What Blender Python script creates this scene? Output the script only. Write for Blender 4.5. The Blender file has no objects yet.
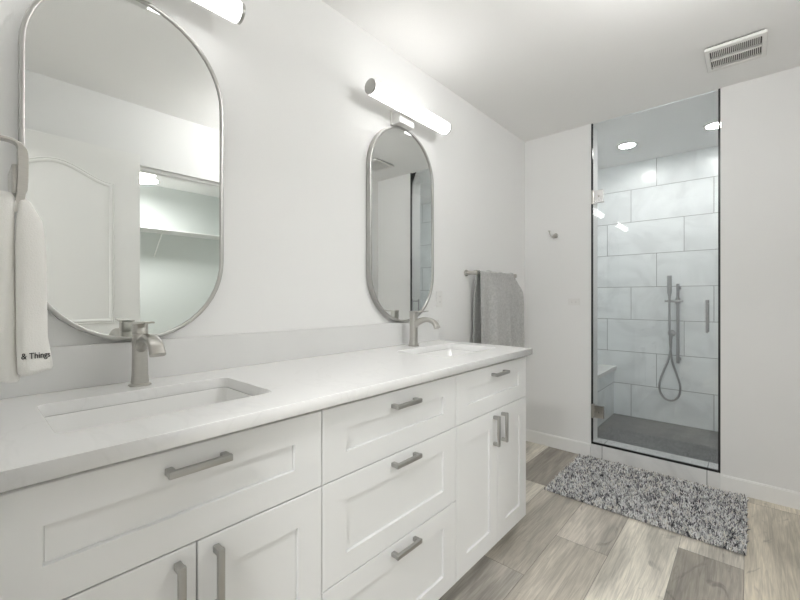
import bpy, bmesh, math, random
import numpy as np
from mathutils import Vector, Matrix
R = math.radians
sc = bpy.context.scene
col = sc.collection

# ------------------------------------------------------------------ camera
H = 2.428            # ceiling height
B = 3.058            # far wall
XR = 1.69            # right wall
cd = bpy.data.cameras.new('camera'); cam = bpy.data.objects.new('camera', cd); col.objects.link(cam)
cd.sensor_width = 36; cd.lens = 391.1 / 800 * 36; cd.shift_y = -0.0026; cd.clip_start = 0.02
cam.location = (1.361, 0.0, 1.1575); cam.rotation_euler = (R(90), 0, R(41.70))
sc.camera = cam
# ------------------------------------------------------------------ world, exposure
w = bpy.data.worlds.new('world'); sc.world = w; w.use_nodes = True
w.node_tree.nodes['Background'].inputs[0].default_value = (0.9, 0.95, 1, 1)
w.node_tree.nodes['Background'].inputs[1].default_value = 2.2
sc.view_settings.view_transform = 'Standard'; sc.view_settings.look = 'None'
sc.view_settings.gamma = 1; sc.view_settings.use_curve_mapping = False
sc.view_settings.exposure = 0.40
sc.cycles.max_bounces = 16; sc.cycles.diffuse_bounces = 10; sc.cycles.glossy_bounces = 8
sc.cycles.transparent_max_bounces = 16; sc.cycles.use_denoising = True
sc.cycles.sample_clamp_indirect = 6
VANITY_LAMP = 4.8      # emission of the vanity tubes
DOWNLIGHT = 95.0        # emission of the shower downlights
HALL_FILL_W = 28            # watts of the unseen fill light added in the hall
GLOBE_FILL = 38.0           # emission of the unseen fill globe added above the frame
CLOSET_W = 16

pl = bpy.data.lights.new('fill_portal', 'AREA'); pl.shape = 'RECTANGLE'; pl.size = 2.4; pl.size_y = 1.45; pl.cycles.is_portal = True
po = bpy.data.objects.new('fill_portal', pl); col.objects.link(po); po.location = (2.2, -2.81, 1.475); po.rotation_euler = (R(90), 0, 0)  # guides sky light in through the window added in the hall
# ------------------------------------------------------------------ materials
def nodes(m):
    nt = m.node_tree
    return nt, nt.nodes, nt.links
def mat(name, rgb, rough=0.5, metal=0.0, var=0.0, vscale=8.0, bump=0.0, bscale=200.0, stretch=None, coat=0.0, sheen=0.0):
    m = bpy.data.materials.new(name); m.use_nodes = True
    nt, N, L = nodes(m); b = N['Principled BSDF']
    b.inputs['Base Color'].default_value = (*rgb, 1); b.inputs['Roughness'].default_value = rough
    b.inputs['Metallic'].default_value = metal
    if coat: b.inputs['Coat Weight'].default_value = coat
    if sheen: b.inputs['Sheen Weight'].default_value = sheen
    tc = N.new('ShaderNodeTexCoord'); mp = N.new('ShaderNodeMapping'); L.new(tc.outputs['Object'], mp.inputs[0])
    if stretch: mp.inputs['Scale'].default_value = stretch
    if var:
        n = N.new('ShaderNodeTexNoise'); n.inputs['Scale'].default_value = vscale; n.inputs['Detail'].default_value = 5
        L.new(mp.outputs[0], n.inputs['Vector'])
        r = N.new('ShaderNodeValToRGB'); L.new(n.outputs[0], r.inputs[0])
        r.color_ramp.elements[0].position = .3; r.color_ramp.elements[1].position = .7
        r.color_ramp.elements[0].color = (*[max(0, c * (1 - var)) for c in rgb], 1)
        r.color_ramp.elements[1].color = (*[min(1, c * (1 + var)) for c in rgb], 1)
        L.new(r.outputs[0], b.inputs['Base Color'])
    if bump:
        n2 = N.new('ShaderNodeTexNoise'); n2.inputs['Scale'].default_value = bscale; n2.inputs['Detail'].default_value = 3
        L.new(mp.outputs[0], n2.inputs['Vector'])
        bp = N.new('ShaderNodeBump'); bp.inputs['Strength'].default_value = bump; bp.inputs['Distance'].default_value = .002
        L.new(n2.outputs[0], bp.inputs['Height']); L.new(bp.outputs[0], b.inputs['Normal'])
    return m
def emit(name, rgb, s):
    m = mat(name, rgb, .4)
    b = m.node_tree.nodes['Principled BSDF']
    b.inputs['Emission Color'].default_value = (*rgb, 1); b.inputs['Emission Strength'].default_value = s
    return m
def math_node(N, L, op, a, b=None, c=None):
    n = N.new('ShaderNodeMath'); n.operation = op
    for i, v in enumerate((a, b, c)):
        if v is None: continue
        if isinstance(v, (int, float)): n.inputs[i].default_value = v
        else: L.new(v, n.inputs[i])
    return n.outputs[0]
def tile_mat(name, u0, z0, hh, ll=0.61, shift=0.2033, base=(.80, .83, .84)):
    m = bpy.data.materials.new(name); m.use_nodes = True
    nt, N, L = nodes(m); b = N['Principled BSDF']; b.inputs['Roughness'].default_value = .22
    g = N.new('ShaderNodeNewGeometry'); sp = N.new('ShaderNodeSeparateXYZ'); L.new(g.outputs['Position'], sp.inputs[0])
    M = lambda op, a, b_=None, c=None: math_node(N, L, op, a, b_, c)
    nr = N.new('ShaderNodeSeparateXYZ'); L.new(g.outputs['True Normal'], nr.inputs[0])
    isx = M('GREATER_THAN', M('ABSOLUTE', nr.outputs[0]), .5)
    isz = M('GREATER_THAN', M('ABSOLUTE', nr.outputs[2]), .5)
    # running coordinate: x on faces looking along y or up, y on faces looking along x
    u = M('ADD', M('MULTIPLY', sp.outputs[0], M('SUBTRACT', 1.0, isx)), M('MULTIPLY', M('SUBTRACT', sp.outputs[1], 3.59), isx))
    v = M('DIVIDE', M('SUBTRACT', sp.outputs[2], z0), hh)
    row = M('FLOOR', v)
    uu = M('DIVIDE', M('SUBTRACT', M('SUBTRACT', u, u0), M('MULTIPLY', row, shift)), ll)
    fu = M('FRACT', uu); fv = M('FRACT', v)
    du = M('MULTIPLY', M('MINIMUM', fu, M('SUBTRACT', 1.0, fu)), ll)
    dv = M('MULTIPLY', M('MINIMUM', fv, M('SUBTRACT', 1.0, fv)), hh)
    dv = M('ADD', dv, isz)
    grout = M('LESS_THAN', M('MINIMUM', du, dv), .0024)
    # marble clouding, different on every tile
    cid = N.new('ShaderNodeCombineXYZ'); L.new(M('FLOOR', uu), cid.inputs[0]); L.new(row, cid.inputs[1])
    wn = N.new('ShaderNodeTexWhiteNoise'); L.new(cid.outputs[0], wn.inputs['Vector'])
    sc_ = N.new('ShaderNodeVectorMath'); sc_.operation = 'MULTIPLY_ADD'
    L.new(wn.outputs['Color'], sc_.inputs[0]); sc_.inputs[1].default_value = (7, 7, 7); L.new(g.outputs['Position'], sc_.inputs[2])
    n = N.new('ShaderNodeTexNoise'); n.inputs['Scale'].default_value = 3.2; n.inputs['Detail'].default_value = 6; n.inputs['Distortion'].default_value = 1.6
    L.new(sc_.outputs[0], n.inputs['Vector'])
    r = N.new('ShaderNodeValToRGB'); L.new(n.outputs[0], r.inputs[0])
    r.color_ramp.elements[0].position = .38; r.color_ramp.elements[1].position = .62
    r.color_ramp.elements[0].color = (*[c * .92 for c in base], 1); r.color_ramp.elements[1].color = (*[min(1, c * 1.04) for c in base], 1)
    e = r.color_ramp.elements.new(.5); e.color = (*base, 1)
    mx = N.new('ShaderNodeMix'); mx.data_type = 'RGBA'; L.new(grout, mx.inputs[0]); L.new(r.outputs[0], mx.inputs[6]); mx.inputs[7].default_value = (.33, .34, .35, 1)
    L.new(mx.outputs[2], b.inputs['Base Color'])
    bp = N.new('ShaderNodeBump'); bp.invert = True; bp.inputs['Strength'].default_value = .5; bp.inputs['Distance'].default_value = .002
    L.new(grout, bp.inputs['Height']); L.new(bp.outputs[0], b.inputs['Normal'])
    return m
def glass_mat(name):
    m = bpy.data.materials.new(name); m.use_nodes = True
    nt, N, L = nodes(m); N.remove(N['Principled BSDF']); out = N['Material Output']
    tr = N.new('ShaderNodeBsdfTransparent'); tr.inputs[0].default_value = (.985, .992, .99, 1)
    gl = N.new('ShaderNodeBsdfGlossy'); gl.inputs['Roughness'].default_value = 0.0; gl.inputs[0].default_value = (1, 1, 1, 1)
    fr = N.new('ShaderNodeFresnel'); fr.inputs[0].default_value = 1.5
    mx = N.new('ShaderNodeMixShader'); L.new(fr.outputs[0], mx.inputs[0]); L.new(tr.outputs[0], mx.inputs[1]); L.new(gl.outputs[0], mx.inputs[2])
    L.new(mx.outputs[0], out.inputs[0])
    return m
def floor_mat():
    m = bpy.data.materials.new('wood_plank'); m.use_nodes = True
    nt, N, L = nodes(m); b = N['Principled BSDF']; b.inputs['Roughness'].default_value = .42
    a = N.new('ShaderNodeAttribute'); a.attribute_name = 'tone'
    of = N.new('ShaderNodeAttribute'); of.attribute_name = 'shift'
    g = N.new('ShaderNodeNewGeometry')
    v = N.new('ShaderNodeVectorMath'); v.operation = 'MULTIPLY_ADD'
    L.new(of.outputs['Color'], v.inputs[0]); v.inputs[1].default_value = (9, 9, 9); L.new(g.outputs['Position'], v.inputs[2])
    def noise(scale, sx, sy, det, dist=0):
        mp = N.new('ShaderNodeMapping'); mp.inputs['Scale'].default_value = (sx, sy, 1); L.new(v.outputs[0], mp.inputs[0])
        n = N.new('ShaderNodeTexNoise'); n.inputs['Scale'].default_value = scale; n.inputs['Detail'].default_value = det; n.inputs['Distortion'].default_value = dist
        L.new(mp.outputs[0], n.inputs['Vector']); return n.outputs[0]
    def ramp(src, p0, c0, p1, c1):
        r = N.new('ShaderNodeValToRGB'); L.new(src, r.inputs[0]); r.color_ramp.elements[0].position = p0; r.color_ramp.elements[1].position = p1
        r.color_ramp.elements[0].color = (c0, c0, c0, 1); r.color_ramp.elements[1].color = (c1, c1, c1, 1); return r.outputs[0]
    broad = ramp(noise(6, 1.2, .22, 4, .9), .36, .70, .64, 1.16)
    grain = ramp(noise(30, 3.4, .16, 10, 1.2), .38, .83, .62, 1.09)
    fine = ramp(noise(170, 2.4, .07, 4), .35, .93, .65, 1.04)
    knot = ramp(noise(8, 1.0, .45, 3, 3.0), .66, 1.0, .76, .62)
    cur = a.outputs['Color']
    for k in (broad, grain, fine, knot):
        mm = N.new('ShaderNodeMix'); mm.data_type = 'RGBA'; mm.blend_type = 'MULTIPLY'; mm.inputs[0].default_value = 1
        L.new(cur, mm.inputs[6]); L.new(k, mm.inputs[7]); cur = mm.outputs[2]
    L.new(cur, b.inputs['Base Color'])
    bp = N.new('ShaderNodeBump'); bp.inputs['Strength'].default_value = .15; bp.inputs['Distance'].default_value = .001
    L.new(grain, bp.inputs['Height']); L.new(bp.outputs[0], b.inputs['Normal'])
    return m
def attr_mat(name, attr, rough=.9):
    m = bpy.data.materials.new(name); m.use_nodes = True
    nt, N, L = nodes(m); b = N['Principled BSDF']; b.inputs['Roughness'].default_value = rough
    a = N.new('ShaderNodeAttribute'); a.attribute_name = attr; L.new(a.outputs['Color'], b.inputs['Base Color'])
    return m
def quartz_mat():
    m = mat('white_quartz', (.83, .83, .825), .22)
    nt, N, L = nodes(m); b = N['Principled BSDF']
    tc = N.new('ShaderNodeTexCoord')
    n = N.new('ShaderNodeTexNoise'); n.inputs['Scale'].default_value = 2.3; n.inputs['Detail'].default_value = 7; n.inputs['Distortion'].default_value = 1.4
    L.new(tc.outputs['Object'], n.inputs['Vector'])
    r = N.new('ShaderNodeValToRGB'); L.new(n.outputs[0], r.inputs[0]); cr = r.color_ramp
    cr.elements[0].position = .485; cr.elements[0].color = (.83, .83, .825, 1); cr.elements[1].position = .515; cr.elements[1].color = (.83, .83, .825, 1)
    e = cr.elements.new(.5); e.color = (.80, .80, .795, 1)
    L.new(r.outputs[0], b.inputs['Base Color'])
    return m
MT = dict(
    wall=mat('wall_paint', (.815, .815, .808), .75, bump=.12, bscale=260),
    ceil=mat('ceiling_paint', (.855, .85, .84), .85, bump=.2, bscale=180),
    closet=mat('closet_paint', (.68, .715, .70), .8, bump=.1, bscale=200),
    trim=mat('trim_paint', (.88, .88, .87), .4),
    cab=mat('cabinet_paint', (.80, .805, .805), .38),
    inner=mat('cabinet_shade', (.55, .55, .53), .6),
    door=mat('door_paint', (.84, .84, .82), .4),
    quartz=quartz_mat(),
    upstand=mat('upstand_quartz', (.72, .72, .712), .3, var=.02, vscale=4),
    porcelain=mat('porcelain', (.86, .86, .85), .12, coat=.5),
    nickel=mat('brushed_nickel', (.52, .505, .475), .30, 1.0, var=.05, vscale=60, stretch=(1, 1, 12)),
    nickel_frame=mat('nickel_frame', (.47, .465, .45), .34, 1.0),
    pull=mat('satin_nickel', (.47, .465, .45), .36, 1.0),
    chrome=mat('chrome', (.75, .75, .75), .12, 1.0),
    steel=mat('shower_steel', (.44, .44, .45), .28, 1.0),
    mirror=mat('mirror_silver', (.83, .845, .835), .0, 1.0),
    black=mat('black_aluminium', (.012, .012, .013), .35),
    tile=tile_mat('marble_tile', .535, .04, .305),
    curbtile=tile_mat('curb_tile', .577, -.6, 1.2, .593, 0, (.78, .785, .785)),
    slab=mat('bench_quartz', (.80, .80, .79), .25, var=.04, vscale=5),
    pan=mat('shower_floor_grey', (.20, .20, .20), .55, var=.10, vscale=9),
    glass=glass_mat('clear_glass'),
    floor=floor_mat(),
    seam=mat('slot_grey', (.42, .41, .40), .8),
    gtowel=mat('grey_terry', (.43, .43, .42), .95, var=.16, vscale=70, bump=.8, bscale=300, sheen=.3),
    wtowel=mat('white_terry', (.84, .83, .80), .95, bump=.5, bscale=380, sheen=.2),
    thread=mat('dark_thread', (.06, .06, .06), .8),
    pile=attr_mat('shag_pile', 'tone'),
    backing=mat('rug_backing', (.25, .25, .26), .95),
    plastic=mat('white_plastic', (.78, .775, .76), .4),
    ventwhite=mat('vent_white', (.78, .77, .75), .5),
    dark=mat('dark_void', (.035, .033, .03), .8),
    tube=emit('vanity_diffuser', (1, .995, .985), VANITY_LAMP),
    down=emit('downlight_lens', (1, .99, .97), DOWNLIGHT),
    dome=emit('dome_glass', (1, .97, .92), 3.0),
    globe=emit('fill_globe_glass', (1, .995, .985), GLOBE_FILL),
    flush=emit('hall_fill_glass', (1, .98, .95), 3.0),
)
# ------------------------------------------------------------------ geometry helpers
def xyz(o):
    v = Vector(o.location)
    while o.parent: o = o.parent; v = v + Vector(o.location)
    return v
def link(name, me, m, parent=None, label=None):
    o = bpy.data.objects.new(name, me); col.objects.link(o)
    if m is not None and not me.materials: me.materials.append(m)
    if parent is not None: o.parent = parent
    if label: o['label'] = label
    return o
def obj(name, bm, m, parent=None, smooth=False, label=None, origin=None):
    """links the bmesh (world coordinates) as one mesh object; a child is stored relative to its parent"""
    bmesh.ops.recalc_face_normals(bm, faces=bm.faces)
    off = xyz(parent) if parent is not None else Vector(origin or (0, 0, 0))
    bmesh.ops.translate(bm, vec=-off, verts=bm.verts)
    me = bpy.data.meshes.new(name); bm.to_mesh(me); bm.free()
    if smooth:
        for p in me.polygons: p.use_smooth = True
        if smooth != 'all':
            try: me.set_sharp_from_angle(angle=R(40))
            except Exception: pass
    o = link(name, me, m, parent, label)
    if parent is None: o.location = off
    return o
def thing(name, label, cat, loc=(0, 0, 0), group=None):
    o = bpy.data.objects.new(name, None); col.objects.link(o); o.empty_display_size = .05
    o.location = loc; o['label'] = label; o['category'] = cat
    if group: o['group'] = group
    return o
def tag(o, label, cat, group=None):
    o['label'] = label; o['category'] = cat
    if group: o['group'] = group
    return o
def struct(name, bm, m, parent=None):
    o = obj(name, bm, m, parent)
    if parent is None: o['kind'] = 'structure'
    return o
def copy_tree(o, parent=None):
    c = o.copy(); col.objects.link(c); c.parent = parent
    for ch in list(o.children): copy_tree(ch, c)
    return c
def dup(root, loc, label=None):
    c = copy_tree(root); c.location = loc
    if label: c['label'] = label
    return c
def NB(): return bmesh.new()
def box(bm, x0, x1, y0, y1, z0, z1, bev=0.0, seg=2):
    t = NB(); bmesh.ops.create_cube(t, size=1)
    for v in t.verts: v.co = ((x0 + x1) / 2 + v.co.x * (x1 - x0), (y0 + y1) / 2 + v.co.y * (y1 - y0), (z0 + z1) / 2 + v.co.z * (z1 - z0))
    if bev: bmesh.ops.bevel(t, geom=t.edges[:], offset=bev, segments=seg, profile=.5, affect='EDGES')
    merge(bm, t); return bm
def merge(bm, t):
    me = bpy.data.meshes.new('tmp'); t.to_mesh(me); t.free(); bm.from_mesh(me); bpy.data.meshes.remove(me)
def rings(bm, rs, closed=True, cap=True):
    """skin a list of rings (lists of points)"""
    vs = [[bm.verts.new(p) for p in r] for r in rs]
    n = len(vs[0])
    for a, b in zip(vs, vs[1:]):
        for i in range(n if closed else n - 1):
            j = (i + 1) % n
            bm.faces.new((a[i], a[j], b[j], b[i]))
    if cap and closed:
        bm.faces.new(vs[0][::-1]); bm.faces.new(vs[-1])
    return bm
def frames(pts):
    pts = [Vector(p) for p in pts]; out = []
    up = None
    for i, p in enumerate(pts):
        d = (pts[min(i + 1, len(pts) - 1)] - pts[max(i - 1, 0)]).normalized()
        if up is None:
            up = Vector((0, 0, 1)) if abs(d.z) < .9 else Vector((1, 0, 0))
        s = d.cross(up).normalized(); up = s.cross(d).normalized(); out.append((p, s, up))
    return out
def tube(bm, pts, r, n=14, cap=True):
    rr = r if isinstance(r, (list, tuple)) else [r] * len(pts)
    rs = []
    for (p, s, u), q in zip(frames(pts), rr):
        qa, qb = q if isinstance(q, (list, tuple)) else (q, q)
        rs.append([p + s * math.cos(t * 2 * math.pi / n) * qa + u * math.sin(t * 2 * math.pi / n) * qb for t in range(n)])
    return rings(bm, rs, True, cap)
def lathe(bm, c, prof, axis='z', n=32):
    """prof: list of (radius, height) along the axis from c"""
    rs = []
    for r, h in prof:
        ring = []
        for t in range(n):
            a = t * 2 * math.pi / n; p, q = r * math.cos(a), r * math.sin(a)
            ring.append({'z': (c[0] + p, c[1] + q, c[2] + h), 'x': (c[0] + h, c[1] + p, c[2] + q), 'y': (c[0] + p, c[1] + h, c[2] + q)}[axis])
        rs.append(ring)
    return rings(bm, rs)
def catmull(pts, k=8):
    P = [Vector(p) for p in pts]; P = [P[0] * 2 - P[1]] + P + [P[-1] * 2 - P[-2]]; out = []
    for i in range(1, len(P) - 2):
        for j in range(k):
            t = j / k; a, b, c, d = P[i - 1:i + 3]
            out.append(.5 * ((2 * b) + (c - a) * t + (2 * a - 5 * b + 4 * c - d) * t * t + (3 * b - a - 3 * c + d) * t ** 3))
    out.append(P[-2]); return out
def rrect(cx, cy, hx, hy, r, n=6):
    out = []
    for (sx, sy, a0) in ((1, 1, 0), (-1, 1, 90), (-1, -1, 180), (1, -1, 270)):
        for i in range(n + 1):
            a = R(a0 + 90 * i / n); out.append((cx + sx * (hx - r) + r * math.cos(a), cy + sy * (hy - r) + r * math.sin(a)))
    return out
def plate(loops, thick, bevel=0.0):
    """2D outline with holes, filled and extruded symmetrically about z = 0: a bmesh"""
    cu = bpy.data.curves.new('tmp', 'CURVE'); cu.dimensions = '2D'; cu.fill_mode = 'BOTH'
    cu.extrude = thick / 2 - bevel; cu.bevel_depth = bevel; cu.bevel_resolution = 1; cu.offset = -bevel
    for lp in loops:
        s = cu.splines.new('POLY'); s.points.add(len(lp) - 1); s.use_cyclic_u = True
        for p, q in zip(s.points, lp): p.co = (q[0], q[1], 0, 1)
    o = bpy.data.objects.new('tmp', cu); col.objects.link(o)
    dg = bpy.context.evaluated_depsgraph_get(); me = bpy.data.meshes.new_from_object(o.evaluated_get(dg))
    bm = NB(); bm.from_mesh(me); bpy.data.objects.remove(o); bpy.data.curves.remove(cu); bpy.data.meshes.remove(me)
    bmesh.ops.remove_doubles(bm, verts=bm.verts, dist=1e-5)
    return bm
def xform(bm, M):
    bmesh.ops.transform(bm, matrix=M, verts=bm.verts); return bm

# ================================================================== THE SETTING
# floor: every plank a slightly chamfered strip in one floor mesh (wood look plank floor)
random.seed(4)
def build_floor():
    bm = NB()
    tl = bm.faces.layers.float_color.new('tone') if hasattr(bm.faces.layers, 'float_color') else None
    verts, faces, tones, shifts = [], [], [], []
    W, Ln, ch, dp = .229, 1.22, .0009, .0012
    x0 = .202 - 4 * W
    offs = {4: 2.396, 5: 1.565, 6: 1.93, 7: 2.60, 8: 2.215, 9: 1.75}
    DK, MD, LT, WM, XL, GR = (.27, .245, .212), (.42, .388, .338), (.60, .565, .50), (.56, .51, .425), (.62, .59, .53), (.34, .318, .285)
    special = {(4, 0): LT, (4, 1): (.34, .31, .27), (5, 0): GR, (5, 1): MD, (6, 0): MD, (6, 1): (.47, .435, .385), (7, 0): (.62, .585, .515), (8, 0): (.31, .285, .25), (8, 1): LT, (9, 0): WM, (9, 1): WM, (5, -1): DK, (7, -1): GR}
    for i in range(0, 20):
        xa = x0 + i * W; xb = xa + W
        if xa > 3.8: break
        off = offs.get(i, random.uniform(0, Ln))
        y_ = -2.7
        k0 = math.floor((y_ - off) / Ln)
        k = k0
        while off + k * Ln < 3.06:
            ya, yb = max(off + k * Ln, -2.7), min(off + (k + 1) * Ln, 3.06)
            key = (i, k + 1)
            t = special.get(key) or random.choice([MD, LT, WM, GR, MD])
            j = random.uniform(.96, 1.04); t = tuple(c * j for c in t)
            b0 = len(verts)
            for (zz, c) in ((0.0, ch), (-dp, 0.0)):
                verts += [(xa + c, ya + c, zz), (xb - c, ya + c, zz), (xb - c, yb - c, zz), (xa + c, yb - c, zz)]
            fs = [(0, 1, 2, 3)] + [(4 + q, 4 + (q + 1) % 4, (q + 1) % 4, q) for q in range(4)]
            sh = (random.random(), random.random(), random.random())
            for n_, f in enumerate(fs):
                faces.append(tuple(b0 + q for q in f)); shifts.append(sh); tones.append(tuple(min(.8, c * 1.28) for c in t) if n_ == 0 else tuple(c * .55 for c in t))
            k += 1
    # subfloor body under the planks
    b0 = len(verts)
    X0, X1, Y0, Y1 = -.9, 3.9, -2.8, 3.06
    for zz in (-dp, -.08):
        verts += [(X0, Y0, zz), (X1, Y0, zz), (X1, Y1, zz), (X0, Y1, zz)]
    for f in [(0, 1, 2, 3), (7, 6, 5, 4)] + [(4 + q, 4 + (q + 1) % 4, (q + 1) % 4, q) for q in range(4)]:
        faces.append(tuple(b0 + q for q in f)); tones.append((.1, .09, .08)); shifts.append((0, 0, 0))
    me = bpy.data.meshes.new('floor'); me.from_pydata(verts, [], faces)
    a = me.attributes.new('tone', 'FLOAT_COLOR', 'FACE'); s = me.attributes.new('shift', 'FLOAT_COLOR', 'FACE')
    a.data.foreach_set('color', np.array([(*t, 1) for t in tones], dtype=np.float32).ravel())
    s.data.foreach_set('color', np.array([(*t, 1) for t in shifts], dtype=np.float32).ravel())
    o = link('floor', me, MT['floor']); o['kind'] = 'structure'
    bm.free(); return o
build_floor()
struct('floor_shower', box(NB(), 0, 2.2, B + .165, 4.2, -.08, .04), MT['pan'])
struct('ceiling', box(NB(), -.9, 3.9, -2.8, 4.4, H, H + .1), MT['ceil'])
struct('wall_left', box(NB(), -.1, 0, 0, 4.3, -.08, H), MT['wall'])
b = box(NB(), 0, .503, B, B + .165, -.08, H); box(b, 1.235, 2.3, B, B + .165, -.08, H)
struct('wall_far', b, MT['wall'])
b = box(NB(), XR, XR + .12, 0, .55, -.08, H); box(b, XR, XR + .12, 1.40, B, -.08, H); box(b, XR, XR + .12, .55, 1.40, 2.035, H)
struct('wall_right', b, MT['wall'])
b = box(NB(), -.9, .70, -.12, 0, -.08, H); box(b, 1.55, 3.9, -.12, 0, -.08, H); box(b, .70, 1.55, -.12, 0, 2.06, H)
struct('wall_near', b, MT['wall'])
struct('wall_shower_back', box(NB(), 0, 2.2, 4.2, 4.3, -.08, H), MT['tile'])
struct('wall_shower_left', box(NB(), 0, .010, B + .165, 4.2, .04, H), MT['tile'])
struct('wall_shower_right', box(NB(), 2.2, 2.3, B + .165, 4.3, -.08, H), MT['tile'])
# closet beyond the right wall
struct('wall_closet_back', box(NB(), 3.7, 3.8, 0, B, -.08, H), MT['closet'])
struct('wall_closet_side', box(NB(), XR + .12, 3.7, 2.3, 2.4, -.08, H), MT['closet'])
# hall behind the doorway
WX0, WX1, WZ0, WZ1 = 1.1, 3.3, .75, 2.2
b = box(NB(), -.9, WX0, -2.8, -2.7, -.08, H); box(b, WX1, 3.9, -2.8, -2.7, -.08, H)
box(b, WX0, WX1, -2.8, -2.7, -.08, WZ0); box(b, WX0, WX1, -2.8, -2.7, WZ1, H)
struct('wall_hall_back', b, MT['wall'])
b = box(NB(), WX0, WX1, -2.77, -2.72, WZ0, WZ0 + .05); box(b, WX0, WX1, -2.77, -2.72, WZ1 - .05, WZ1)
for xx in (WX0, (WX0 + WX1) / 2 - .025, WX1 - .05): box(b, xx, xx + .05, -2.77, -2.72, WZ0 + .05, WZ1 - .05)
wn_ = struct('fill_window', b, MT['trim'])  # unseen window, added so daylight fills the room from behind the camera
obj('pane', box(NB(), WX0 + .05, WX1 - .05, -2.75, -2.744, WZ0 + .05, WZ1 - .05), MT['glass'], wn_)
b = box(NB(), -.9, -.8, -2.7, -.12, -.08, H); box(b, 3.8, 3.9, -2.7, -.12, -.08, H)
struct('wall_hall_side', b, MT['wall'])

# curb under the shower glass
struct('trim_1', box(NB(), .503, 1.235, B, B + .165, 0, .095, .0015), MT['curbtile'])
# baseboards
def baseboard(name, x0, x1, y0, y1, face):
    b = NB(); hgt, t = .092, .013
    box(b, x0, x1, y0, y1, 0, hgt - .006, 0)
    if face == 'y-': box(b, x0, x1, y0 + .004, y1, hgt - .006, hgt)
    if face == 'x+': box(b, x0, x1 - .004, y0, y1, hgt - .006, hgt)
    if face == 'x-': box(b, x0 + .004, x1, y0, y1, hgt - .006, hgt)
    if face == 'y+': box(b, x0, x1, y0, y1 - .004, hgt - .006, hgt)
    struct(name, b, MT['trim'])
baseboard('baseboard_far_left', .013, .503, B - .013, B, 'y-')
baseboard('baseboard_far_right', 1.235, XR - .013, B - .013, B, 'y-')
baseboard('baseboard_left', 0, .013, 1.85, B, 'x+')
baseboard('baseboard_right', XR - .013, XR, 1.47, B, 'x-')
baseboard('baseboard_near', .56, .63, 0, .013, 'y+')
# casings
b = box(NB(), .63, .70, 0, .014, 0, 2.13, .002); box(b, .70, 1.55, 0, .014, 2.06, 2.13, .002)
struct('trim_2', b, MT['trim'])
# closet opening head track (two fine metal lines in the mirror)
b = box(NB(), XR + .03, XR + .06, .55, 1.40, 2.015, 2.035); box(b, XR + .075, XR + .10, .55, 1.40, 2.018, 2.035)
struct('trim_3', b, MT['trim'])

# bathroom door, swung open against the right wall, seen in the near mirror
dm = box(NB(), 1.53, 1.565, -.035, .745, .012, 2.05, .0015)
dr = struct('door_1', dm, MT['door'])
def arch_loop(ya, yb, z0, z1, rise, n=14):
    pts = [(ya, z0), (yb, z0), (yb, z1)]
    for i in range(1, n):
        t = i / n; y = yb + (ya - yb) * t; pts.append((y, z1 + rise * (.5 - .5 * math.cos(2 * math.pi * t))))
    pts.append((ya, z1)); return pts
def moulding(loop, name):
    bm = NB(); n = len(loop); P = [Vector((1.53, p[0], p[1])) for p in loop]
    rs = []
    for i in range(n):
        a, c, d = P[i - 1], P[i], P[(i + 1) % n]
        t1 = (c - a).normalized(); t2 = (d - c).normalized(); t = (t1 + t2).normalized()
        nn = Vector((0, -t.z, t.y)); sc_ = 1 / max(.4, nn.dot(Vector((0, -t1.z, t1.y))))
        prof = [(-.014, 0), (-.010, -.0045), (-.004, -.001), (0, -.006), (.006, -.0065), (.012, -.003), (.014, 0)]
        rs.append([c + nn * (u * sc_) + Vector((h - .0005, 0, 0)) for u, h in prof])
    rs.append(rs[0]); rings(bm, rs, closed=False)
    obj(name, bm, MT['door'], dr, smooth=True)
moulding(arch_loop(.09, .60, 1.02, 1.83, .085), 'panel_moulding')
moulding(arch_loop(.09, .60, .22, .88, 0.0, 2), 'panel_moulding')
b = lathe(NB(), (1.53, .655, .90), [(.0, 0), (.03, 0), (.03, -.006), (.011, -.008), (.011, -.03), (.024, -.036), (.028, -.05), (.022, -.062), (.0, -.066)], 'x', 24)
obj('door_knob', b, MT['nickel'], dr, smooth=True)
for z in (.25, 1.05, 1.85):
    obj('hinge', tube(NB(), [(1.571, -.02, z - .045), (1.571, -.02, z + .045)], .006, 10), MT['nickel'], dr, smooth=True)

# ================================================================== SHOWER
glass_y0, glass_y1 = B + .003, B + .012
sd = thing('shower_door', 'tall frameless clear glass shower door edged by thin black strips', 'shower door', (.87, B + .016, .095))
obj('glass_panel', box(NB(), .512, 1.226, glass_y0, glass_y1, .107, H - .006), MT['glass'], sd)
obj('edge_strip', box(NB(), .504, .5145, B + .001, B + .014, .0955, H - .001), MT['black'], sd, label='black upright strip on the hinge side')
obj('edge_strip', box(NB(), 1.2235, 1.234, B + .001, B + .014, .0955, H - .001), MT['black'], sd, label='black upright strip on the handle side')
obj('bottom_strip', box(NB(), .5145, 1.2235, B + .001, B + .014, .0955, .1085), MT['black'], sd, label='black strip along the curb')
for z in (1.89, .335):
    h = obj('hinge', box(NB(), .527, .588, B - .004, glass_y0, z - .045, z + .045, .002), MT['chrome'], sd, label='square polished hinge')
    obj('hinge_plate', box(NB(), .527, .588, glass_y1, B + .019, z - .045, z + .045, .002), MT['chrome'], h)
    obj('hinge_leaf', box(NB(), .505, .523, B - .008, B + .024, z - .05, z + .05, .003), MT['nickel'], h)
    obj('hinge_screw', lathe(NB(), (.556, B - .004, z), [(.0, 0), (.006, 0), (.006, -.0015), (.0, -.0018)], 'y', 14), MT['nickel'], h)
hd = NB()
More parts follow.
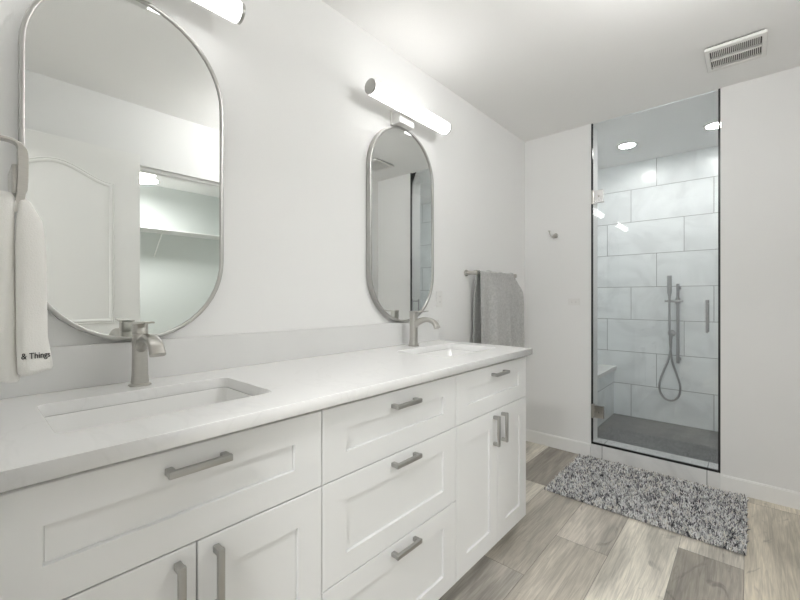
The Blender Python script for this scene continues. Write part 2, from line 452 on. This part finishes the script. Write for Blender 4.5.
for s, yy in ((-1, B + .003), (1, B + .012)):
    q = yy + s * .045
    tube(hd, catmull([(1.172, yy, .965), (1.172, q - s * .01, .965), (1.172, q, .975), (1.172, q, 1.115), (1.172, q - s * .01, 1.125), (1.172, yy, 1.125)], 5), .0055, 12)
    tube(hd, [(1.172, q, .945), (1.172, q, 1.145)], .0060, 12)
obj('pull_handle', hd, MT['steel'], sd, smooth=True)

# bench
bn = thing('shower_bench', 'built in shower bench with marble tiled front and white slab top', 'bench', (.20, 3.75, .04))
obj('bench_base', box(NB(), .011, .39, B + .166, 4.199, .0405, .47), MT['tile'], bn)
obj('bench_top', box(NB(), .011, .413, B + .166, 4.199, .47, .505, .003), MT['slab'], bn)

# slide rail with holder
sr = thing('shower_rail', 'upright round steel slide rail on the tiled shower wall', 'shower rail', (.903, 4.199, .93))
obj('rail', tube(NB(), [(.903, 4.145, .59), (.903, 4.145, 1.28)], .0115, 18), MT['steel'], sr, smooth=True)
for z in (.625, 1.245):
    obj('rail_mount', tube(NB(), [(.903, 4.2, z), (.903, 4.19, z), (.903, 4.185, z), (.903, 4.145, z)], [.018, .018, .010, .010], 16), MT['steel'], sr, smooth=True)
hb = box(NB(), .812, .946, 4.10, 4.122, 1.120, 1.140, .003); lathe(hb, (.903, 4.145, 1.105), [(.0, 0), (.018, 0), (.018, .05), (.0, .05)], 'z', 20); box(hb, .895, .911, 4.112, 4.14, 1.12, 1.14, .002)
obj('handset_holder', hb, MT['steel'], sr, smooth=True)
# hand shower
hs = thing('hand_shower', 'slim steel hand shower wand with a long looping hose', 'hand shower', (.849, 4.11, 1.1))
obj('wand', tube(NB(), [(.849, 4.085, 1.095), (.849, 4.086, 1.14), (.849, 4.088, 1.17), (.849, 4.089, 1.21), (.849, 4.09, 1.35)], [.008, .009, .010, .017, .018], 18), MT['steel'], hs, smooth=True)
hose = catmull([(.849, 4.085, 1.10), (.850, 4.09, .95), (.852, 4.10, .78), (.862, 4.11, .63), (.895, 4.12, .50), (.922, 4.12, .40), (.915, 4.12, .32), (.885, 4.12, .275), (.846, 4.12, .262), (.806, 4.12, .278), (.776, 4.12, .33), (.772, 4.12, .40), (.798, 4.12, .50), (.838, 4.12, .62), (.853, 4.135, .72), (.853, 4.15, .80)], 8)
obj('hose', tube(NB(), hose, .0085, 12), MT['steel'], hs, smooth=True)
wo = thing('water_outlet', 'round steel wall outlet elbow feeding the shower hose', 'water outlet', (.853, 4.199, .835))
obj('outlet_plate', lathe(NB(), (.853, 4.1995, .845), [(.0, 0), (.03, 0), (.03, -.008), (.014, -.010), (.014, -.04), (.017, -.052), (.0, -.055)], 'y', 24), MT['steel'], wo, smooth=True)
obj('outlet_spigot', tube(NB(), [(.853, 4.152, .85), (.853, 4.152, .80)], .0115, 14), MT['steel'], wo, smooth=True)

# downlights in the shower ceiling
def downlight(x, y, label):
    t = thing('recessed_light', label, 'ceiling light', (x, y, H), 'recessed lights over the shower')
    obj('light_trim', lathe(NB(), (x, y, H - .0005), [(.056, 0), (.080, 0), (.080, -.004), (.062, -.008), (.056, -.003)], 'z', 36), MT['plastic'], t, smooth=True)
    obj('light_lens', lathe(NB(), (x, y, H - .0005), [(.0, 0), (.057, 0), (.057, -.005), (.0, -.006)], 'z', 36), MT['down'], t, smooth=True)
    return t
d0 = downlight(.607, 3.685, 'glowing round recessed shower light, the one nearer the hinge side')
dup(d0, (1.183, 3.685, H), 'glowing round recessed shower light cut by the right door edge')

# ================================================================== VANITY
XF, XB = .5485, .530          # cabinet fronts: face and back plane
def shaker(y0, y1, z0, z1, st, rl):
    bm = NB(); g = .0015
    y0 += g; y1 -= g; z0 += g; z1 -= g
    def ring(x, a, c): return [(x, y0 + a, z0 + c), (x, y1 - a, z0 + c), (x, y1 - a, z1 - c), (x, y0 + a, z1 - c)]
    e = .0015
    rings(bm, [ring(XB, 0, 0), ring(XF - e, 0, 0), ring(XF, e, e), ring(XF, st, rl), ring(XF - .0085, st + .0008, rl + .0008), ring(XF - .0085, st + .0026, rl + .0026), ring(XF - .0068, st + .0030, rl + .0030)])
    return bm
def bar_pull(y, z, vertical=False, ln=.118):
    bm = NB(); x0, x1 = XF, XF + .030; h = ln / 2
    if not vertical:
        box(bm, x1 - .011, x1, y - h, y + h, z - .007, z + .007, .0022)
        for s in (-1, 1): box(bm, x0, x1 - .004, y + s * (h - .008) - .007, y + s * (h - .008) + .007, z - .0065, z + .0065, .002)
    else:
        box(bm, x1 - .011, x1, y - .007, y + .007, z - h, z + h, .0022)
        for s in (-1, 1): box(bm, x0, x1 - .004, y - .0065, y + .0065, z + s * (h - .008) - .007, z + s * (h - .008) + .007, .002)
    return bm
ZT, ZS, ZB = .871, .677, .095
def carcass(y0, y1):
    b = NB(); t = .016
    box(b, .004, XB - .001, y0, y0 + t, ZB, .882); box(b, .004, XB - .001, y1 - t, y1, ZB, .882)
    box(b, .004, XB - .001, y0 + t, y1 - t, ZB, ZB + t); box(b, .004, .012, y0 + t, y1 - t, ZB + t, .882)
    box(b, XB - .02, XB - .001, y0 + t, y1 - t, .868, .882)
    return b
Y = [.002, .6135, 1.2265, 1.840]
def cabinet(y0, y1, label):
    t = thing('vanity_cabinet', label, 'cabinet', (.27, (y0 + y1) / 2, 0), 'white shaker vanity cabinets')
    obj('body', carcass(y0 + .0005, y1 - .0005), MT['cab'], t)
    obj('toe_kick', box(NB(), .46, .472, y0 + .001, y1 - .001, 0, ZB), MT['cab'], t)
    return t
def sink_base(y0, y1, yc, label):
    t = cabinet(y0, y1, label)
    f = obj('drawer_front', shaker(y0, y1, ZS, ZT, .080, .064), MT['cab'], t)
    obj('handle', bar_pull(yc - .0, .833), MT['pull'], f, smooth=True)
    for (a, c, hy) in ((y0, yc, yc - .036), (yc, y1, yc + .036)):
        d = obj('door', shaker(a, c, ZB, ZS, .070, .074), MT['cab'], t)
        obj('handle', bar_pull(hy, .592, True, .128), MT['pull'], d, smooth=True)
    return t
sink_base(Y[0], Y[1], .310, 'white shaker sink cabinet nearest the camera, below the near basin')
t = cabinet(Y[1], Y[2], 'white shaker cabinet of three stacked drawers in the middle of the vanity')
for (z0, z1, hz) in ((ZS, ZT, .828), (.402, ZS, .650), (ZB, .402, .376)):
    f = obj('drawer', shaker(Y[1], Y[2], z0, z1, .079, .064), MT['cab'], t)
    obj('handle', bar_pull(.929, hz), MT['pull'], f, smooth=True)
sink_base(Y[2], Y[3], 1.550, 'white shaker sink cabinet at the far end, below the far basin')

# countertop with two rounded sink cut-outs
SX, SY1, SY2 = .298, .328, 1.535
HX, HY = .143, .214
outer = [(.0005, .0015), (.5785, .0015), (.5785, 1.845), (.0005, 1.845)]
c = plate([outer, rrect(SX, SY1, HX, HY, .022), rrect(SX, SY2, HX, HY, .022)], .030, .0018)
xform(c, Matrix.Translation((0, 0, .899)))
tag(obj('countertop', c, MT['quartz']), 'long white quartz countertop with two sink cut-outs over the vanity', 'countertop')
b = box(NB(), .0005, .020, .0015, 1.845, .9142, 1.030, .0015)
tag(obj('backsplash', b, MT['upstand']), 'low white quartz upstand running along the wall behind the countertop', 'backsplash')

def sink(yc, label):
    t = thing('undermount_sink', label, 'sink', (SX, yc, .76), 'undermount basins')
    bm = NB(); prof = [(.020, .8835, .035), (-.001, .8835, .022), (-.003, .876, .024), (-.008, .80, .035), (-.018, .770, .045), (-.045, .757, .05), (-.10, .752, .035)]
    top = prof + []
    rs = []
    for g, z, r in prof:
        hx, hy = HX + g, HY + g
        rs.append([(x, y, z) for x, y in rrect(SX, yc, hx, hy, min(r, hx - .002), 6)])
    back = []
    for g, z, r in [(-.10, .745, .035), (-.04, .748, .05), (-.005, .765, .045), (.005, .80, .035), (.008, .872, .03), (.020, .8755, .035)]:
        hx, hy = HX + g, HY + g
        back.append([(x, y, z) for x, y in rrect(SX, yc, hx, hy, min(r, hx - .002), 6)])
    vs = rs[::1]
    bmA = bm
    all_r = rs[::-1]            # inner bottom ... flange top
    loop = all_r + back[::-1]   # flange under ... outer bottom
    rings(bmA, loop)
    obj('basin', bmA, MT['porcelain'], t, smooth=True)
    obj('drain', lathe(NB(), (SX, yc, .7525), [(.0, 0), (.022, 0), (.022, .003), (.016, .0035), (.015, .001), (.0, .001)], 'z', 24), MT['chrome'], t, smooth=True)
    return t
s1 = sink(SY1, 'white rectangular undermount basin below the near faucet')
dup(s1, (SX, SY2, .76), 'white rectangular undermount basin below the far faucet')

def faucet(yc, label):
    x = .090; t = thing('faucet', label, 'faucet', (x, yc, .9142), 'brushed nickel faucets')
    def rr(hx, hy, z, r, dx=0): return [(px, py, z) for px, py in rrect(x + dx, yc, hx, hy, r, 5)]
    z0 = .9142
    obj('base_flange', rings(NB(), [rr(.0265, .0265, z0, .020), rr(.0265, .0265, z0 + .004, .020), rr(.023, .023, z0 + .007, .018)]), MT['nickel'], t, smooth=True)
    obj('body', rings(NB(), [rr(.0205, .0205, z0 + .006, .013), rr(.0185, .0185, z0 + .03, .012), rr(.0175, .0172, z0 + .08, .011), rr(.0175, .0170, z0 + .142, .010), rr(.0165, .016, z0 + .1435, .010)]), MT['nickel'], t, smooth=True)
    obj('cartridge_cap', rings(NB(), [rr(.0160, .0160, z0 + .143, .009), rr(.0178, .0175, z0 + .1445, .009), rr(.0178, .0175, z0 + .170, .009), rr(.0168, .0165, z0 + .1712, .009)]), MT['nickel'], t, smooth=True)
    lv = NB()
    rings(lv, [[(x - .017, yc + a, z) for a, z in [(-.0165, z0 + .171), (.0165, z0 + .171), (.0165, z0 + .177), (-.0165, z0 + .177)]],
               [(x + .018, yc + a, z) for a, z in [(-.0165, z0 + .171), (.0165, z0 + .171), (.0165, z0 + .177), (-.0165, z0 + .177)]],
               [(x + .088, yc + a, z) for a, z in [(-.0115, z0 + .1755), (.0115, z0 + .1755), (.0115, z0 + .180), (-.0115, z0 + .180)]]])
    bmesh.ops.bevel(lv, geom=lv.edges[:], offset=.0012, segments=2, affect='EDGES')
    obj('lever', lv, MT['nickel'], t, smooth=True)
    pts = catmull([(x + .004, yc, z0 + .106), (x + .035, yc, z0 + .124), (x + .070, yc, z0 + .135), (x + .103, yc, z0 + .134), (x + .132, yc, z0 + .121), (x + .150, yc, z0 + .098)], 6)
    n = len(pts); rad = []
    for i in range(n):
        u = i / (n - 1); rad.append((.0135 + .005 * u, .018 - .009 * min(1, u * 1.4)))
    rs = []
    for (p, s, u), (a, c_) in zip(frames(pts), rad):
        rs.append([p + s * q0 + u * q1 for q0, q1 in rrect(0, 0, a, c_, min(a, c_) * .75, 4)])
    obj('spout', rings(NB(), rs), MT['nickel'], t, smooth=True)
    return t
f1 = faucet(.333, 'brushed nickel lever faucet standing behind the near basin')
dup(f1, (.090, 1.531, .9142), 'brushed nickel lever faucet standing behind the far basin')

# ------------------------------------------------------------------ mirrors
def stadium(cy, z0, z1, w_, inset=0, n=24):
    r = w_ / 2 - inset; out = []
    ca, cb = z1 - w_ / 2, z0 + w_ / 2
    for i in range(n + 1):
        a = math.pi * i / n; out.append((cy + r * math.cos(a), ca + r * math.sin(a)))
    for i in range(n + 1):
        a = math.pi + math.pi * i / n; out.append((cy + r * math.cos(a), cb + r * math.sin(a)))
    return out
def mirror(cy, label):
    z0, z1, w_ = 1.032, 2.040, .500
    t = thing('wall_mirror', label, 'mirror', (0, cy, z0), 'pill shaped vanity mirrors')
    fr = NB(); rs = []
    prof = [(0, .001), (0, .029), (.0015, .030), (.0095, .030), (.0108, .029), (.0108, .001)]
    L = [stadium(cy, z0, z1, w_, ins) for ins, _ in prof]
    n = len(L[0])
    for i in range(n): rs.append([(prof[k][1], L[k][i][0], L[k][i][1]) for k in range(len(prof))])
    rs.append(rs[0]); rings(fr, rs, closed=True, cap=False); bmesh.ops.remove_doubles(fr, verts=fr.verts, dist=1e-5)
    obj('frame', fr, MT['nickel_frame'], t, smooth=True)
    g = NB(); s = stadium(cy, z0, z1, w_, .0108)
    rings(g, [[(.004, p, q) for p, q in s], [(.025, p, q) for p, q in s]])
    obj('mirror_glass', g, MT['mirror'], t)
    return t
m1 = mirror(.344, 'large pill shaped mirror in a nickel frame above the near faucet')
m2 = dup(m1, (0, 1.534, 1.032), 'pill shaped mirror in a nickel frame above the far faucet')

for ch in m2.children:
    if ch.name.startswith('mirror_glass'): ch.rotation_euler.z = .0075   # hangs very slightly skew
# ------------------------------------------------------------------ vanity lamps
def vanity_lamp(cy, label):
    xc, zc, L_, r = .098, 2.104, .60, .0325
    t = thing('vanity_light', label, 'wall lamp', (0, cy, 2.075), 'tube lamps above the mirrors')
    obj('back_plate', box(NB(), .0005, .014, cy - .062, cy + .062, 2.036, 2.110, .002), MT['plastic'], t)
    obj('arm', box(NB(), .014, .064, cy - .055, cy + .055, 2.036, 2.090, .003), MT['plastic'], t)
    obj('diffuser', tube(NB(), [(xc, cy - L_ / 2 + .012, zc), (xc, cy + L_ / 2 - .012, zc)], r, 40), MT['tube'], t, smooth=True)
    hsg = []
    for yy in (cy - L_ / 2 + .012, cy + L_ / 2 - .012):
        arc = [R(118 + (242 - 118) * i / 14) for i in range(15)]
        hsg.append([(xc + (r + .0035) * math.cos(a), yy, zc + (r + .0035) * math.sin(a)) for a in arc] + [(xc + (r + .0006) * math.cos(a), yy, zc + (r + .0006) * math.sin(a)) for a in arc[::-1]])
    obj('back_housing', rings(NB(), hsg), MT['plastic'], t, smooth=True)
    for s in (-1, 1):
        e = cy + s * L_ / 2
        obj('end_cap', lathe(NB(), (xc, e - s * .012, zc), [(.0, 0), (r + .0006, 0), (r + .0006, s * .010), (r - .002, s * .012), (.0, s * .0122)], 'y', 40), MT['nickel_frame'], t, smooth=True)
    return t
v1 = vanity_lamp(.322, 'glowing tube lamp above the near mirror, cut by the top edge')
dup(v1, (0, 1.512, 2.075), 'glowing tube lamp with grey end caps above the far mirror')

# ------------------------------------------------------------------ towel bar and grey towel
tb = thing('towel_bar', 'brushed nickel towel bar on the wall beyond the vanity', 'towel bar', (0, 2.46, 1.32))
obj('bar', tube(NB(), [(.072, 2.165, 1.318), (.072, 2.715, 1.318)], .0085, 16), MT['nickel'], tb, smooth=True)
for y in (2.165, 2.715):
    p = obj('bar_post', lathe(NB(), (0.0005, y, 1.318), [(.0, 0), (.021, 0), (.021, .006), (.012, .010), (.011, .06), (.0145, .062), (.0145, .084), (.012, .087), (.0, .088)], 'x', 24), MT['nickel'], tb, smooth=True)
def grey_towel():
    random.seed(9)
    NY, y0, y1 = 72, 2.205, 2.665
    path = []
    for i in range(26): path.append(('b', i / 25))         # back layer rising
    for i in range(1, 12): path.append(('t', i / 12))       # over the bar
    for i in range(34): path.append(('f', i / 33))          # front layer falling
    verts = []; faces = []
    def fold(y, s): return math.sin(y * 41 + s) * .5 + math.sin(y * 73 + 1.3 + 2 * s) * .3 + math.sin(y * 19 + .4) * .45
    for kind, u in path:
        for j in range(NY + 1):
            v = j / NY; y = y0 + (y1 - y0) * v
            if kind == 'f':
                z = 1.318 - .56 * u; g = min(1, u * 3 + .12)
                x = .072 + .0145 + .016 * min(1, u * 4) + .019 * g * fold(y, .0) + .010 * u
                y += .018 * g * math.cos(y * 41) * .5 + (v * .11 - .01) * min(1, u * 5)
                z += .012 * fold(y * .7, 2) * u
            elif kind == 'b':
                q = 1 - u; z = 1.318 - .50 * q; g = min(1, q * 3 + .1)
                x = .072 - .0145 - .014 * min(1, q * 3) + .006 * g * fold(y, 2.1)
                y += (v * .12 - .01) * q
            else:
                a = math.pi * (1 - u); r = .0150 + .0050 * max(-.25, fold(y, 0))
                x = .072 + r * math.cos(a); z = 1.318 + r * math.sin(a)
            verts.append((max(x, .008), y, z))
    for i in range(len(path) - 1):
        for j in range(NY):
            a = i * (NY + 1) + j; faces.append((a, a + 1, a + NY + 2, a + NY + 1))
    me = bpy.data.meshes.new('bath_towel'); me.from_pydata(verts, [], faces)
    for p in me.polygons: p.use_smooth = True
    o = link('bath_towel', me, MT['gtowel'])
    m = o.modifiers.new('thickness', 'SOLIDIFY'); m.thickness = .006; m.offset = 0
    tag(o, 'grey terry towel folded over the bar beyond the vanity', 'towel')
grey_towel()

# ------------------------------------------------------------------ towel ring and white towel
tr = thing('towel_ring', 'nickel flat band towel ring on the wall beside the near mirror', 'towel ring', (.26, 0, 1.40))
rg = NB(); xa, xb = .250, .272
loop = [(0.012, 1.470), (.050, 1.473), (.070, 1.471), (.080, 1.462), (.083, 1.445), (.083, 1.40), (.081, 1.37), (.077, 1.350), (.070, 1.336), (.055, 1.328), (.012, 1.326)]
P = catmull([(xa, a, z) for a, z in loop], 5); rs = []
for i, p in enumerate(P):
    d = (P[min(i + 1, len(P) - 1)] - P[max(i - 1, 0)]).normalized(); nn = Vector((0, -d.z, d.y))
    u = i / (len(P) - 1); th = .0028 if u < .22 else (.0028 + (u - .22) / .16 * .0052 if u < .38 else (.0080 if u < .6 else .0065))
    rs.append([(xa, *(p + nn * th).yz), (xb, *(p + nn * th).yz), (xb, *(p - nn * th).yz), (xa, *(p - nn * th).yz)])
rings(rg, rs); bmesh.ops.bevel(rg, geom=rg.edges[:], offset=.001, segments=1, affect='EDGES')
obj('ring_band', rg, MT['nickel'], tr, smooth=True)
obj('ring_mount', box(NB(), .236, .286, .0005, .013, 1.30, 1.50, .003), MT['nickel'], tr)
obj('ring_post', box(NB(), .150, .2495, .068, .079, 1.371, 1.430, .003), MT['nickel'], tr)
def white_towel():
    bm = NB()
    def lobe(keys, waves, ph, n=44):
        rs = []
        K = 30
        for i in range(K + 1):
            u = i / K
            for a, c_ in zip(keys, keys[1:]):
                if a[0] <= u <= c_[0]: break
            t = (u - a[0]) / (c_[0] - a[0]); t = t * t * (3 - 2 * t)
            z, cx, cy, hx, hy = [a[k] * (1 - t) + c_[k] * t for k in range(1, 6)]
            ring = []
            for j in range(n):
                th = 2 * math.pi * j / n; ct, st = math.cos(th), math.sin(th)
                py = cy + hy * (abs(ct) ** .8) * (1 if ct > 0 else -1)
                wv = waves * math.sin(py * 95 + ph) * min(1, .25 + u)
                px = cx + hx * (abs(st) ** .8) * (1 if st > 0 else -1) + wv
                ring.append((px, py, z + .004 * math.sin(py * 60) * u))
            rs.append(ring)
        rings(bm, rs)
    # near lobe (beyond the band) and far lobe (next to the wall)
    A = [(0, 1.363, .258, .083, .006, .004), (.06, 1.350, .264, .086, .012, .010), (.14, 1.315, .272, .0925, .018, .019), (.30, 1.254, .278, .094, .021, .023), (.80, 1.075, .284, .0955, .021, .0235), (.92, 1.03, .286, .099, .022, .026), (.98, 1.012, .286, .100, .021, .0265), (1, 1.008, .286, .100, .016, .0245)]
    Bk = [(0, 1.366, .258, .045, .008, .024), (.06, 1.354, .262, .042, .022, .029), (.25, 1.28, .262, .040, .024, .031), (.85, 1.04, .262, .043, .024, .033), (.98, .998, .262, .045, .022, .035), (1, .994, .262, .045, .016, .031)]
    lobe(A, .0035, .3); lobe(Bk, .005, 1.5)
    lobe([(0, 1.368, .258, .040, .010, .028), (.5, 1.352, .260, .043, .020, .033), (1, 1.335, .260, .043, .018, .032)], .001, 0)
    o = obj('hand_towel', bm, MT['wtowel'], None, smooth='all', origin=(.26, .05, 1.345))
    tag(o, 'white hand towel with dark stitched lettering hanging in the towel ring', 'towel')
    cu = bpy.data.curves.new('tmp', 'FONT'); cu.body = '& Things'; cu.size = 1; cu.extrude = .02; cu.offset = .012
    to = bpy.data.objects.new('tmp', cu); col.objects.link(to)
    me = bpy.data.meshes.new_from_object(to.evaluated_get(bpy.context.evaluated_depsgraph_get()))
    bpy.data.objects.remove(to)
    tb_ = NB(); tb_.from_mesh(me)
    bmesh.ops.subdivide_edges(tb_, edges=[e for e in tb_.edges if e.calc_length() > .25], cuts=4)
    wd = max(v.co.x for v in tb_.verts)
    for v in tb_.verts:      # letters run along +y, up along +z, wrapped on the near lobe
        y = .0775 + v.co.x / wd * .0435; z = 1.038 + v.co.y * .0165; d = v.co.z * .03
        q = min(.98, abs(y - .0985) / .0255); ct = q ** 1.25; st = math.sqrt(1 - ct * ct) ** .8
        v.co = (.2857 + .0218 * st + .0035 * math.sin(y * 95 + .3) + .0007 + d, y, z)
    obj('stitched_lettering', tb_, MT['thread'], o, label='dark stitched words near the hem')
white_towel()

# ------------------------------------------------------------------ robe hook, outlets, vent
rh = thing('robe_hook', 'small nickel robe hook on the wall left of the shower', 'hook', (.245, B, 1.64))
obj('hook_base', lathe(NB(), (.250, B - .0005, 1.638), [(.0, 0), (.019, 0), (.019, -.006), (.012, -.009), (.011, -.024), (.0, -.025)], 'y', 24), MT['nickel'], rh, smooth=True)
hk = catmull([(.250, B - .02, 1.632), (.246, B - .032, 1.622), (.236, B - .043, 1.626), (.225, B - .048, 1.645), (.218, B - .050, 1.668)], 6)
b = tube(NB(), hk, .0055, 12); lathe(b, (.217, B - .050, 1.668), [(.0, -.002), (.010, 0), (.010, .005), (.0, .006)], 'z', 16)
obj('hook_arm', b, MT['nickel'], rh, smooth=True)

def outlet(cx, cy, cz, axis, horiz, label, s=1.0):
    t = thing('wall_outlet', label, 'outlet', (cx, cy, cz), 'white wall outlets')
    a, c_ = (.0575 * s, .035 * s) if horiz else (.035 * s, .0575 * s)
    def pb(u0, u1, v0, v1, d0, d1, bev):
        if axis == 'y': return box(NB(), cx + u0, cx + u1, cy - d1, cy - d0, cz + v0, cz + v1, bev)
        return box(NB(), cx + d0, cx + d1, cy + u0, cy + u1, cz + v0, cz + v1, bev)
    obj('cover_plate', pb(-a, a, -c_, c_, .0005, .006, .002), MT['plastic'], t)
    for sg in (-1, 1):
        u, v = (sg * .020 * s, 0) if horiz else (0, sg * .020 * s)
        so = obj('socket', pb(u - .0135 * s, u + .0135 * s, v - .0135 * s, v + .0135 * s, .006, .0072, .0005), MT['plastic'], t)
        for q in (-.005, .005):
            sl = pb(u - .004, u + .004, v + q - .0008, v + q + .0008, .0071, .0076, 0) if horiz else pb(u + q - .0008, u + q + .0008, v - .004, v + .004, .0071, .0076, 0)
            obj('slot', sl, MT['seam'], so)
    return t
outlet(.384, B, 1.128, 'y', True, 'white outlet plate lying sideways on the wall beside the shower', .72)
outlet(0, 1.872, 1.150, 'x', False, 'white outlet plate right of the far mirror', .8)

# ceiling vent
VX0, VX1, VY0, VY1 = 1.192, 1.430, 2.512, 2.765
vt = thing('ceiling_vent', 'white slotted exhaust vent grille on the ceiling near the shower', 'vent', ((VX0 + VX1) / 2, (VY0 + VY1) / 2, H))
cxv, cyv = (VX0 + VX1) / 2, (VY0 + VY1) / 2
hx_, hy_ = (VX1 - VX0) / 2, (VY1 - VY0) / 2
g0, g1, gm = VY0 + .028, VY1 - .030, (VY0 + VY1) / 2
bmv = plate([rrect(cxv, cyv, hx_, hy_, .008), rrect(cxv, (g0 + gm - .006) / 2, hx_ - .020, (gm - .006 - g0) / 2, .003), rrect(cxv, (g1 + gm + .006) / 2, hx_ - .020, (g1 - gm - .006) / 2, .003)], .016, .003)
xform(bmv, Matrix.Translation((0, 0, H - .0155)))
fv = obj('grille_frame', bmv, MT['ventwhite'], vt)
sl = NB(); ns = 27
for k in range(1, ns):
    x = VX0 + .020 + (VX1 - VX0 - .040) * k / ns
    box(sl, x - .0016, x + .0016, g0 - .004, gm - .002, H - .022, H - .010); box(sl, x - .0016, x + .0016, gm + .002, g1 + .004, H - .022, H - .010)
obj('slats', sl, MT['ventwhite'], vt)
obj('dark_backing', box(NB(), VX0 + .012, VX1 - .012, VY0 + .012, VY1 - .012, H - .0075, H - .0005), MT['dark'], vt)  # near-black sheet standing in for the void behind the slats

# ------------------------------------------------------------------ shag rug
def rug():
    rng = np.random.default_rng(3)
    x0, x1, y0, y1 = .448, 1.358, 2.330, 3.005
    base = NB(); rings(base, [[(x, y, z) for x, y in rrect((x0 + x1) / 2, (y0 + y1) / 2, (x1 - x0) / 2 - .012, (y1 - y0) / 2 - .012, .02)] for z in (.0005, .009)])
    o = obj('shag_rug', base, MT['backing'], None, origin=((x0 + x1) / 2, (y0 + y1) / 2, 0))
    tag(o, 'speckled grey and white shag bath rug lying before the shower', 'rug')
    sp = .0062
    gx = np.arange(x0 + .004, x1 - .003, sp); gy = np.arange(y0 + .004, y1 - .003, sp)
    X, Yg = np.meshgrid(gx, gy); X = X.ravel(); Yg = Yg.ravel(); n = len(X)
    X = X + rng.uniform(-.003, .003, n); Yg = Yg + rng.uniform(-.003, .003, n)
    ang = rng.uniform(0, 2 * np.pi, n); lean = rng.uniform(.002, .017, n); hgt = rng.uniform(.010, .027, n)
    tw = rng.uniform(0, 2 * np.pi, n); r = rng.uniform(.0020, .0036, n)
    prof = [(0, 1.0), (.5, 1.15), (1, .55)]
    V = np.zeros((n, 9, 3)); cxo, cyo = (x0 + x1) / 2, (y0 + y1) / 2
    for li, (t, rs_) in enumerate(prof):
        cx = X + np.cos(ang) * lean * t ** 1.6; cy = Yg + np.sin(ang) * lean * t ** 1.6; cz = .006 + hgt * t - .3 * lean * t * t
        for k in range(3):
            a = tw + k * 2 * np.pi / 3 + t
            V[:, li * 3 + k, 0] = cx + np.cos(a) * r * rs_ - cxo; V[:, li * 3 + k, 1] = cy + np.sin(a) * r * rs_ - cyo; V[:, li * 3 + k, 2] = cz
    quads = []
    for li in range(2):
        for k in range(3): quads.append((li * 3 + k, li * 3 + (k + 1) % 3, (li + 1) * 3 + (k + 1) % 3, (li + 1) * 3 + k))
    q = np.array(quads); Q = (q[None] + (np.arange(n) * 9)[:, None, None]).reshape(-1, 4)
    T = (np.array([[6, 7, 8]])[None] + (np.arange(n) * 9)[:, None, None]).reshape(-1, 3)
    me = bpy.data.meshes.new('pile')
    me.vertices.add(n * 9); me.vertices.foreach_set('co', V.reshape(-1).astype(np.float32))
    nl = Q.size + T.size; me.loops.add(nl); me.loops.foreach_set('vertex_index', np.concatenate([Q.ravel(), T.ravel()]).astype(np.int32))
    nf = len(Q) + len(T); me.polygons.add(nf)
    st = np.concatenate([np.arange(len(Q)) * 4, len(Q) * 4 + np.arange(len(T)) * 3]).astype(np.int32)
    me.polygons.foreach_set('loop_start', st)
    me.update(calc_edges=True)
    pal = np.array([(1.0, 1.0, 1.0), (.80, .80, .80), (.50, .50, .51), (.26, .26, .28), (.09, .09, .10), (.95, .92, .87)])
    cell = (np.floor(X / .013).astype(int) * 7919 + np.floor(Yg / .013).astype(int) * 104729) % 4096
    pc = rng.choice(6, 4096, p=[.34, .14, .12, .13, .13, .14]); pick = np.where(rng.random(n) < .7, pc[cell], rng.choice(6, n)); c = pal[pick] * rng.uniform(.85, 1.1, n)[:, None]
    cc = np.ones((n, 9, 4), dtype=np.float32); cc[:, :, :3] = c[:, None, :]
    at = me.attributes.new('tone', 'FLOAT_COLOR', 'POINT'); at.data.foreach_set('color', cc.ravel())
    me.validate()
    p = link('pile', me, MT['pile'], o); p['kind'] = 'stuff'
rug()

# ================================================================== CLOSET AND HALL (seen in the mirror or added unseen to light the room)
b = box(NB(), 3.39, 3.699, .01, 2.29, 1.888, 1.900, .002)
cs = thing('closet_shelf', 'white closet shelf on slanted brackets, seen in the near mirror', 'shelf', (3.55, 1.15, 1.87))
obj('shelf_board', b, MT['trim'], cs)
for y in (.75, 1.45):
    b = tube(NB(), [(3.41, y, 1.886), (3.697, y, 1.62)], .006, 8); obj('shelf_bracket', b, MT['trim'], cs)
def round_light(name, x, y, r, label, m, watts, dome):
    t = thing(name, label, 'ceiling light', (x, y, H))
    obj('light_base', lathe(NB(), (x, y, H - .0005), [(.0, 0), (r + .01, 0), (r + .01, -.018), (.0, -.018)], 'z', 40), MT['plastic'], t, smooth=True)
    obj('glass_dome', lathe(NB(), (x, y, H - .019), [(r, 0), (r * .97, -dome * .35), (r * .8, -dome * .7), (r * .45, -dome * .95), (.001, -dome)], 'z', 40), m, t, smooth=True)
    ld = bpy.data.lights.new('lamp', 'AREA'); ld.shape = 'DISK'; ld.size = r * 2; ld.energy = watts; ld.color = (1, .995, .985)
    lo = bpy.data.objects.new('bulb', ld); col.objects.link(lo); lo.parent = t; lo.location = (0, 0, -.025 - dome)
round_light('dome_light', 3.05, 1.14, .15, 'white glowing dome ceiling light in the closet, seen in the near mirror', MT['dome'], CLOSET_W, .11)
round_light('hall_fill_light', 1.15, -1.15, .20, 'unseen round fill light added in the hall behind the doorway', MT['flush'], HALL_FILL_W, .05)  # added behind the camera for frontal fill
gt = thing('fill_globe', 'unseen white glass globe added above the frame as fill light', 'ceiling light', (1.25, 1.50, H))  # added fixture, kept out of view, evens out the room light
obj('canopy', lathe(NB(), (1.25, 1.50, H - .0005), [(.0, 0), (.055, 0), (.055, -.012), (.02, -.03), (.02, -.06), (.0, -.06)], 'z', 32), MT['nickel'], gt, smooth=True)
obj('glass_globe', lathe(NB(), (1.25, 1.50, H - .145), [(.09 * math.sin(math.pi * i / 16) + (.0005 if i in (0, 16) else 0), .09 * math.cos(math.pi * i / 16)) for i in range(17)], 'z', 32), MT['globe'], gt, smooth=True)
